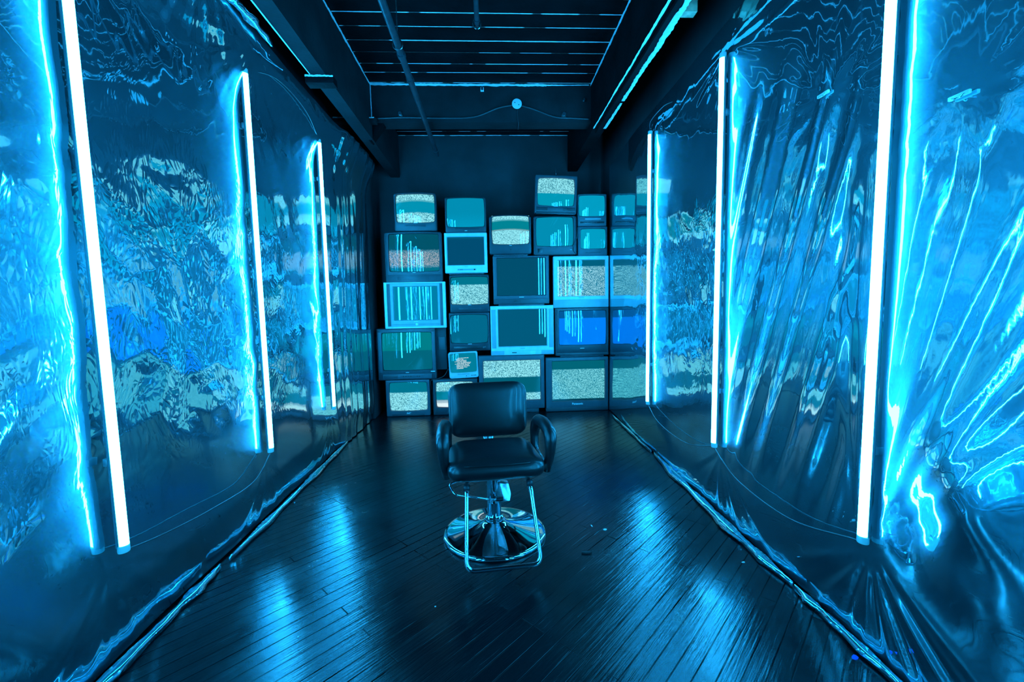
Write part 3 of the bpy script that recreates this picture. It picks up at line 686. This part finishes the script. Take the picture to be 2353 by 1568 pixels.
t, D = television(-1.138, -.625, 2.286, 2.752, (-1.10, -.661, 2.402, 2.716), 'dark television with curved snowy bands, topmost of the leftmost stack', 'case_dark',
    screen_mat('s5', [(0, 'static'), (.37, (.0, .28, .42)), (.80, (.10, .45, .52)), (.84, 'static')], (56, 40), curve=.25, soft=.025, bright=.72), r=.02, top=.016, sbulge=.008, logo=(None, .05, .85))
bx(t, 'control_panel', 'case_dark', -.13, .12, .05, .075); knob(t, 'button', 'detail_black', -.005, .062, .008); knob(t, 'button', 'detail_black', -.115, .062, .006)
# ---- second column
t, D = television(-.747, -.185, 0, .457, (-.697, -.25, .106, .41), 'dark television on the floor half hidden behind the chair back', 'case_dark',
    screen_mat('s6', [(0, (.75, .9, .9)), (.18, (.35, .5, .55)), (.30, (.0, .18, .25)), (.68, 'static')], (64, 46), soft=.03, bright=.68), r=.012)
bx(t, 'control_panel', 'case_mid', -.10, .16, .02, .055); buttons(t, [-.06, -.03, .0], .037)
t, D = television(-.532, -.166, .464, .798, (-.51, -.19, .540, .770), 'small off-white television showing lines of white text', 'case_white',
    screen_mat('s7', [(0, (.0, .20, .30))]), r=.028, ry=math.radians(-2.0), depth=.36, curved=True, sbulge=.003)
# unreadably small text lines on the screen, drawn as rows of short words
rows = [(.02, [4, 13]), (.0, [8, 3]), (.0, [7, 9]), (-.02, [2, 5, 4, 6]), (.01, [5, 3, 13]), (-.02, [2, 6, 6, 3, 5]), (.0, [5, 3, 3, 7]), (.0, [7, 3, 4, 5]), (.0, [4, 7, 5]), (.0, [11])]
tb = MB(); zr = .252
MAT['screen_text'] = emission_mat('white_screen_text', (.75, .95, 1.0), .95)
rnd = random.Random(4)
for off, words in rows:
    x = -.085 + off
    for wlen in words:
        for _ in range(wlen):
            hgt = rnd.choice((.0062, .0075, .0085)); tb.box(x, x + .0058, -.0008, .0006, zr, zr + hgt); x += .0076
        x += .006
    zr -= .0145
tb.build('screen_text', MAT['screen_text'], t, loc=(0, .0060, 0))
bx(t, 'tape_slot', 'case_silver_dark', -.08, .07, .045, .062, -.003, .003, .003); knob(t, 'button', 'detail_black', .03, .030, .005); buttons(t, [.10, .125, .145], .032, .014, .008); buttons(t, [-.12, -.105], .026, .01, .004, 'case_silver_dark')
t, D = television(-.519, -.013, .808, 1.287, (-.491, -.052, .916, 1.247), 'dark television with plain blue-green screen, directly above the small off-white set', 'case_dark',
    screen_mat('s8', [(0, (.0, .13, .23))]), r=.012, logo=(None, .05, .80), sbulge=.010)
bx(t, 'control_panel', 'detail_black', -.20, .20, .018, .055, -.003, .003); knob(t, 'button', 'case_mid', .17, .037, .008)
t, D = television(-.499, -.010, 1.287, 1.758, (-.476, -.032, 1.397, 1.718), 'dark television with snow below a teal strip, under the silver square set', 'case_dark',
    screen_mat('s9', [(0, 'static'), (.74, (.0, .17, .24))], (58, 44), bright=.62), r=.02, top=.006, sbulge=.006, logo=(None, .04, .86))
bx(t, 'control_panel', 'case_dark', -.14, .14, .035, .06); buttons(t, [-.08, -.05, -.02, .02, .05], .048, .014, .005, 'case_mid')
t, D = television(-.545, -.022, 1.758, 2.262, (-.509, -.063, 1.876, 2.211), 'pale silver television with flat navy screen and a row of small buttons', 'case_silver',
    screen_mat('s10', [(0, (.0, .06, .13)), (.95, (.0, .09, .16))]), curved=False, r=.010, footz=.016)
bx(t, 'control_panel', 'case_silver_dark', -.11, .12, .048, .066, -.003, .003); buttons(t, [-.095, -.075, -.062, -.049], .057, .009, .006); knob(t, 'dial', 'detail_black', .10, .057, .009); bx(t, 'logo', 'case_silver_dark', -.02, .02, .088, .093, -.002, .002, .0005)
t, D = television(-.526, -.025, 2.262, 2.692, (-.494, -.057, 2.341, 2.668), 'dark television with plain teal screen, on top of the pale silver square set', 'case_dark',
    screen_mat('s11', [(0, (.0, .32, .52)), (.5, (.0, .26, .42))], soft=.3), r=.022, top=.010, sbulge=.006, logo=(None, .03, .28))
bx(t, 'control_panel', 'case_dark', -.14, .16, .03, .05)
# ---- third column
t, D = television(-.167, .666, .0, .74, (-.103, .611, .165, .668), 'big dark television on the floor behind the chair, snowy upper band', 'case_mid',
    screen_mat('s12', [(0, 'static'), (.19, (.0, .11, .16)), (.60, 'static')], (86, 64), bright=.66), curved=False, r=.010, footz=.05)
bx(t, 'logo', 'case_dark', .20, .32, .13, .134, -.002, .002, .0005)
t, D = television(-.004, .79, .74, 1.360, (.095, .701, .852, 1.311), 'wide bright silver television with side speakers and dark flat screen, centre of the wall', 'case_silver',
    screen_mat('s13', [(0, (.0, .09, .17))]), curved=False, r=.006)
a, b, h = D[0], D[1], D[2]
bx(t, 'speaker_grille', 'case_silver_dark', a + .014, a + .068, .09, h - .045, -.003, .003); bx(t, 'speaker_grille', 'case_silver_dark', b - .062, b - .010, .09, h - .045, -.003, .003)
bx(t, 'lower_panel', 'case_silver_dark', a + .004, b - .004, .004, .058, -.005, .003); bx(t, 'control_panel', 'case_white', -.232, .235, .004, .056, -.009, .003)
bx(t, 'button', 'detail_black', -.135, -.075, .028, .038, -.012, -.008); buttons(t, [-.03, .015], .033, .03, .006, 'case_silver_dark'); bx(t, 'logo', 'case_silver_dark', -.03, .03, .078, .086, -.002, .002, .0005)
bx(t, 'socket_cover', 'case_silver', .09, .16, .010, .05, -.011, -.008)
t, D = television(.041, .739, 1.360, 1.975, (.096, .690, 1.492, 1.945), 'dark television with blackish screen, directly on top of the wide centre silver set', 'case_mid',
    screen_mat('s14', [(0, (.0, .065, .12))]), curved=False, r=.010, footz=.02, logo=(None, .06, .80))
bx(t, 'lower_panel', 'case_dark', D[0] + .004, D[1] - .004, .024, .085, -.008, .002, .003); bx(t, 'cassette_slot', 'detail_black', -.10, -.01, .052, .062, -.010, -.006); buttons(t, [.035, .05], .056, .01, .006, 'logo')
t, D = television(.006, .525, 1.975, 2.466, (.053, .488, 2.128, 2.450), 'dark television with bright snow in its lower half, top of the middle stack', 'case_dark',
    screen_mat('s15', [(0, 'static'), (.52, (.20, .40, .42)), (.56, (.0, .22, .27)), (.88, (.10, .45, .50)), (.92, 'static')], (84, 62), curve=.20, soft=.02, bright=.88), r=.024, top=.014, sbulge=.008, logo=(None, .03, .82), footz=.018)
knob(t, 'button', 'detail_black', 0, .075, .008)
# ---- fourth column
t, D = television(.682, 1.488, 0, .695, (.768, 1.440, .135, .642), 'big dark television on the floor at the right end, picture full of snow', 'case_mid',
    screen_mat('s16', [(0, (.0, .04, .06)), (.05, 'static'), (.80, (.0, .12, .16))], (100, 78), bright=.52, tone=((.20, .70, .78), (.0, .20, .28)), soft=.008), curved=False, r=.012, logo=('Panasonic', .036, .70), rz=math.radians(.6))
bx(t, 'lower_panel', 'case_dark', D[0] + .006, D[1] - .006, .006, .052, -.006, .002); buttons(t, [.05, .08, .10], .03, .02, .01)
t, D = television(.808, 1.490, .695, 1.322, (.864, 1.451, .856, 1.277), 'dark television with vivid blue screen, at the right end', 'case_dark',
    screen_mat('s17', [(0, (.0, .21, .92)), (.80, (.0, .09, .30))], soft=.008), curved=True, sbulge=.002, r=.012, footz=.02, logo=(None, .055, .70))
bx(t, 'lower_panel', 'case_dark', D[0] + .006, D[1] - .006, .024, .055, -.006, .002)
t, D = television(.794, 1.490, 1.322, 1.962, (.848, 1.445, 1.470, 1.910), 'pale silver framed television full of blue-green snow, at the right end', 'case_silver',
    screen_mat('s18', [(0, 'static'), (.84, (.0, .10, .17))], (78, 58), bright=.45, tone=((.30, .68, .80), (.0, .18, .28))), curved=False, r=.010, sbulge=0)
bx(t, 'lower_panel', 'case_silver_dark', D[0] + .006, D[1] - .006, .002, .10, -.012, .002, .004); bx(t, 'logo', 'case_silver_dark', -.035, .035, .124, .130, -.002, .002, .0005)
t, D = television(.551, 1.088, 1.976, 2.455, (.595, 1.038, 2.097, 2.430), 'dark teal-screen television directly beneath the topmost tilted set', 'case_dark',
    screen_mat('s19', [(0, (.0, .26, .42))]), r=.024, top=.004, sbulge=.006, footz=.0)
bx(t, 'speaker_grille', 'detail_black', -.22, -.16, .03, .08); bx(t, 'button', 'logo', .18, .21, .06, .064); bx(t, 'lower_panel', 'case_mid', -.08, .06, .058, .061, -.002, .002, .0005)
t, D = television(.568, 1.085, 2.480, 2.940, (.612, 1.042, 2.585, 2.895), 'tilted dark television with an aerial wire, highest on the wall', 'case_mid',
    screen_mat('s20', [(0, (.0, .31, .45)), (.46, 'static')], (58, 46), bright=.62), r=.012, sbulge=.008, ry=math.radians(2.4), logo=(None, .055, .84))
bx(t, 'control_panel', 'case_dark', -.24, .24, .03, .075, -.008, .002); bx(t, 'button', 'case_mid', -.10, .09, .035, .07, -.011, -.006); knob(t, 'dial', 'logo', .15, .05, .009); bx(t, 'plinth', 'case_dark', -.24, .24, -.008, .02, -.004, .30)
MB().tube([(0, .05, .46), (-.004, .05, .50), (-.018, .05, .57), (-.018, .05, .585)], .0018, 6).build('aerial', MAT['castmetal'], t, smooth=True)
# small sets at the right end
t, D = television(1.102, 1.472, 1.962, 2.322, (1.146, 1.446, 2.057, 2.285), 'small dark television at the right end, lower of the two small ones', 'case_mid',
    screen_mat('s21', [(0, (.0, .33, .52))]), r=.016, sbulge=.003, depth=.38)
bx(t, 'control_panel', 'case_dark', -.10, .10, .035, .042); knob(t, 'button', 'detail_black', -.075, .038, .006); buttons(t, [-.04, -.02, 0, .02], .038, .012, .005)
t, D = television(1.101, 1.462, 2.322, 2.716, (1.126, 1.435, 2.454, 2.690), 'small dark television with a tape slot, upper of the two small ones at right', 'case_mid',
    screen_mat('s22', [(0, (.0, .33, .52))]), r=.014, sbulge=.004, depth=.38, top=.004)
bx(t, 'tape_slot', 'case_silver_dark', -.09, .11, .080, .096, -.003, .003); bx(t, 'control_panel', 'detail_black', -.15, .15, .030, .056, -.004, .003); buttons(t, [-.10, -.06, .0, .02, .05], .043, .016, .010, 'case_mid')
cord([(1.095, 5.40, 2.31), (1.085, 5.39, 2.20), (1.05, 5.39, 2.09), (1.045, 5.41, 2.02), (1.08, 5.41, 1.988), (1.095, 5.50, 1.975)], .004, 'thin dark cord looping between the dark teal set and the small sets', group='television cords')
cord([(-.55, 5.52, .58), (-.60, 5.46, .50), (-.66, 5.42, .475), (-.70, 5.415, .462), (-.766, 5.42, .44), (-.766, 5.50, .30), (-.766, 5.55, .01)], .004, 'thin dark cord drooping beside the small off-white set', group='television cords')

# ------------------------------------------------------------------ salon chair
ch = empty('salon_chair', (-.005, 2.545, 0), math.radians(5.5))
tag(ch, 'black vinyl salon chair with chrome disc base and footrest facing the camera', 'chair')
MB().lathe([(.001, .0), (.300, .0), (.308, .004), (.310, .012), (.304, .020), (.285, .024), (.25, .030), (.20, .040), (.15, .052), (.10, .068), (.07, .083), (.056, .094), (.001, .094)], 72).build('base_plate', MAT['chrome'], ch, smooth=True)
cl = MB().lathe([(.001, .088), (.052, .088), (.056, .100), (.054, .112), (.046, .118), (.042, .124), (.040, .40), (.001, .40)], 40).build('column', MAT['chrome'], ch, auto=True)
MB().lathe([(.041, .205), (.0425, .206), (.0425, .222), (.041, .223)], 40).build('ring', MAT['chrome'], cl, auto=True)
# pump housing + lever
pb = MB(); pb.loft([[(.018, -.075, .22), (.085, -.085, .235), (.098, -.06, .27), (.085, -.04, .325), (.03, -.05, .335), (.012, -.065, .28)],
                    [(.018, .01, .22), (.085, .01, .235), (.098, .01, .27), (.085, .01, .325), (.03, .01, .335), (.012, .01, .28)]])
pb.build('pump_housing', MAT['castmetal'], ch, bevel=.006)
MB().tube(round_corner_path([(.02, -.10, .262), (-.03, -.115, .268), (-.235, -.16, .335), (-.265, -.10, .372), (-.20, -.06, .376)], .02), .0065, 10).build('lever', MAT['chrome'], ch, smooth=True)
MB().tube([(.045, -.105, .262), (.0, -.098, .262)], .014, 12).build('lever_joint', MAT['chrome'], ch, auto=True)
MB().box(-.11, .11, -.11, .16, .395, .425).build('under_frame', MAT['castmetal'], ch, bevel=.004)
def cushion(name, mat, parent, w, d, h, r, loc, rot=(0, 0, 0), taper=0.0, crown=.012, nx=20, front=0.0):
    """rounded box with a crowned top"""
    bm = bmesh.new(); bmesh.ops.create_cube(bm, size=1.0)
    bmesh.ops.subdivide_edges(bm, edges=bm.edges[:], cuts=9, use_grid_fill=True)
    for v in bm.verts:
        x, y, z = v.co; hx, hy, hz = w / 2, d / 2, h / 2; p = Vector((x * w, y * d, z * h))
        q = Vector((max(-hx + r[0], min(hx - r[0], p.x)), max(-hy + r[1], min(hy - r[1], p.y)), max(-hz + r[2], min(hz - r[2], p.z))))
        dv = Vector(((p.x - q.x) / r[0], (p.y - q.y) / r[1], (p.z - q.z) / r[2]))
        if dv.length > 1e-6:
            dv = dv.normalized() * min(1, max(abs(dv.x), abs(dv.y), abs(dv.z)))
            p = q + Vector((dv.x * r[0], dv.y * r[1], dv.z * r[2]))
        u, w2 = p.x / hx, p.y / hy
        p.z += crown * (1 - u * u) * (1 - w2 * w2) * (1 if p.z > 0 else -.3)
        p.x *= 1 + taper * (p.y / hy)
        v.co = p
    me = bpy.data.meshes.new(name); bm.to_mesh(me); bm.free(); me.materials.append(MAT[mat]); me.polygons.foreach_set('use_smooth', [True] * len(me.polygons))
    o = bpy.data.objects.new(name, me); C.objects.link(o); o.parent = parent; o.location = loc; o.rotation_euler = rot
    ss = o.modifiers.new('soft', 'SUBSURF'); ss.levels = 1; ss.render_levels = 2
    return o
seat = cushion('seat', 'vinyl', ch, .535, .50, .120, (.07, .085, .057), (0, -.03, .480), (math.radians(-1.5), 0, 0), taper=-.03, crown=.016)
cushion('seat_pad', 'vinyl', seat, .47, .40, .05, (.06, .07, .024), (0, .035, .040), taper=-.02, crown=.012)
sm_ = MB().tube(smooth_path([(-.255, -.19, .036), (-.15, -.235, .042), (0, -.245, .044), (.15, -.235, .042), (.255, -.19, .036)], 6), .003, 6).build('welt', MAT['vinyl'], seat, smooth=True)
bk = cushion('backrest', 'vinyl', ch, .515, .355, .075, (.075, .075, .036), (0, .275, .705), (math.radians(82), 0, 0), taper=.012, crown=.012)
MB().tube(round_corner_path([(0, .30, .84 - .2), (0, .325, .56), (0, .27, .42), (0, .05, .415)], .05), [.018] * 16, 10).build('back_bracket', MAT['castmetal'], ch, smooth=True)
bpy.data.objects['back_bracket'].scale = (2.0, 1, 1)
for s in (-1, 1):
    am = empty('armrest_pivot', (0, 0, 0)); bpy.data.objects.remove(am)
    x = s * .292 + .012
    path = round_corner_path([(x * .95, -.06, .437), (x * .95, .17, .440), (x * .96, .195, .57), (x, .14, .655), (x * 1.03, -.02, .672), (x * 1.05, -.155, .645), (x * 1.03, -.165, .53), (x * .97, -.135, .43)], .045, 8)
    n = len(path); rad = []
    for i, p in enumerate(path):
        top = max(0, min(1, (p.z - .53) / .10)); rad.append(.027 + .010 * top)
    arm = MB().tube(path, rad, 14).build('armrest', MAT['vinyl'], ch, smooth=True)
    MB().tube([(s * .24, -.115, .45), (x * .97, -.115, .452)], .012, 10).build('arm_bolt', MAT['castmetal'], arm, smooth=True)
# footrest loop
fz = [(-.165, -.20, .438), (-.172, -.30, .405), (-.190, -.475, .075), (.190, -.475, .075), (.172, -.30, .405), (.165, -.20, .438)]
fr = MB().tube(round_corner_path(fz, .05, 7), .0115, 12).build('footrest', MAT['chrome'], ch, smooth=True)
for s in (-1, 1): MB().tube([(s * .172, -.285, .405), (s * .170, -.265, .43)], .018, 12).build('socket', MAT['rubber'], fr, smooth=True)

# ------------------------------------------------------------------ scraps on the floor
def scrap(x, y, sx, sy, h, rz, mat, name, label, cat='scrap', group='scraps on the floor'):
    rnd = random.Random(int(x * 1000)); pts = [(math.cos(a) * sx * rnd.uniform(.8, 1.1), math.sin(a) * sy * rnd.uniform(.8, 1.1)) for a in [2 * PI * k / 7 for k in range(7)]]
    o = MB().loft([[(px, py, .0005) for px, py in pts], [(px * .95, py * .95, h + rnd.uniform(0, .3) * h) for px, py in pts]]).build(name, MAT[mat], loc=(x, y, 0), rot=(0, 0, rz)); tag(o, label, cat, group); return o
scrap(.504, 2.289, .032, .010, .008, -.1, 'dark_debris', 'wood_splinter', 'dark splinter of wood lying right of the chair base')
scrap(1.383, 1.509, .018, .012, .002, .6, 'blue_tape', 'tape_scrap', 'small blue tape scrap on the dark floor near the bottom right')
scrap(.67, 2.527, .014, .009, .003, .3, 'debris', 'paper_scrap', 'pale paper scrap on the floor right of the chair')
scrap(1.311, 2.138, .010, .006, .002, .1, 'debris', 'paper_scrap', 'tiny pale scrap beside the right film hem')
scrap(.60, 2.58, .004, .014, .002, .2, 'debris', 'paper_scrap', 'thin pale shred standing out behind the dark splinter')
scrap(-.849, 1.776, .004, .004, .002, .2, 'debris', 'paper_scrap', 'pale crumb on the floor at the lower left')
scrap(-.288, 1.92, .004, .003, .002, .2, 'debris', 'paper_scrap', 'pale crumb on the floor in front of the chair')
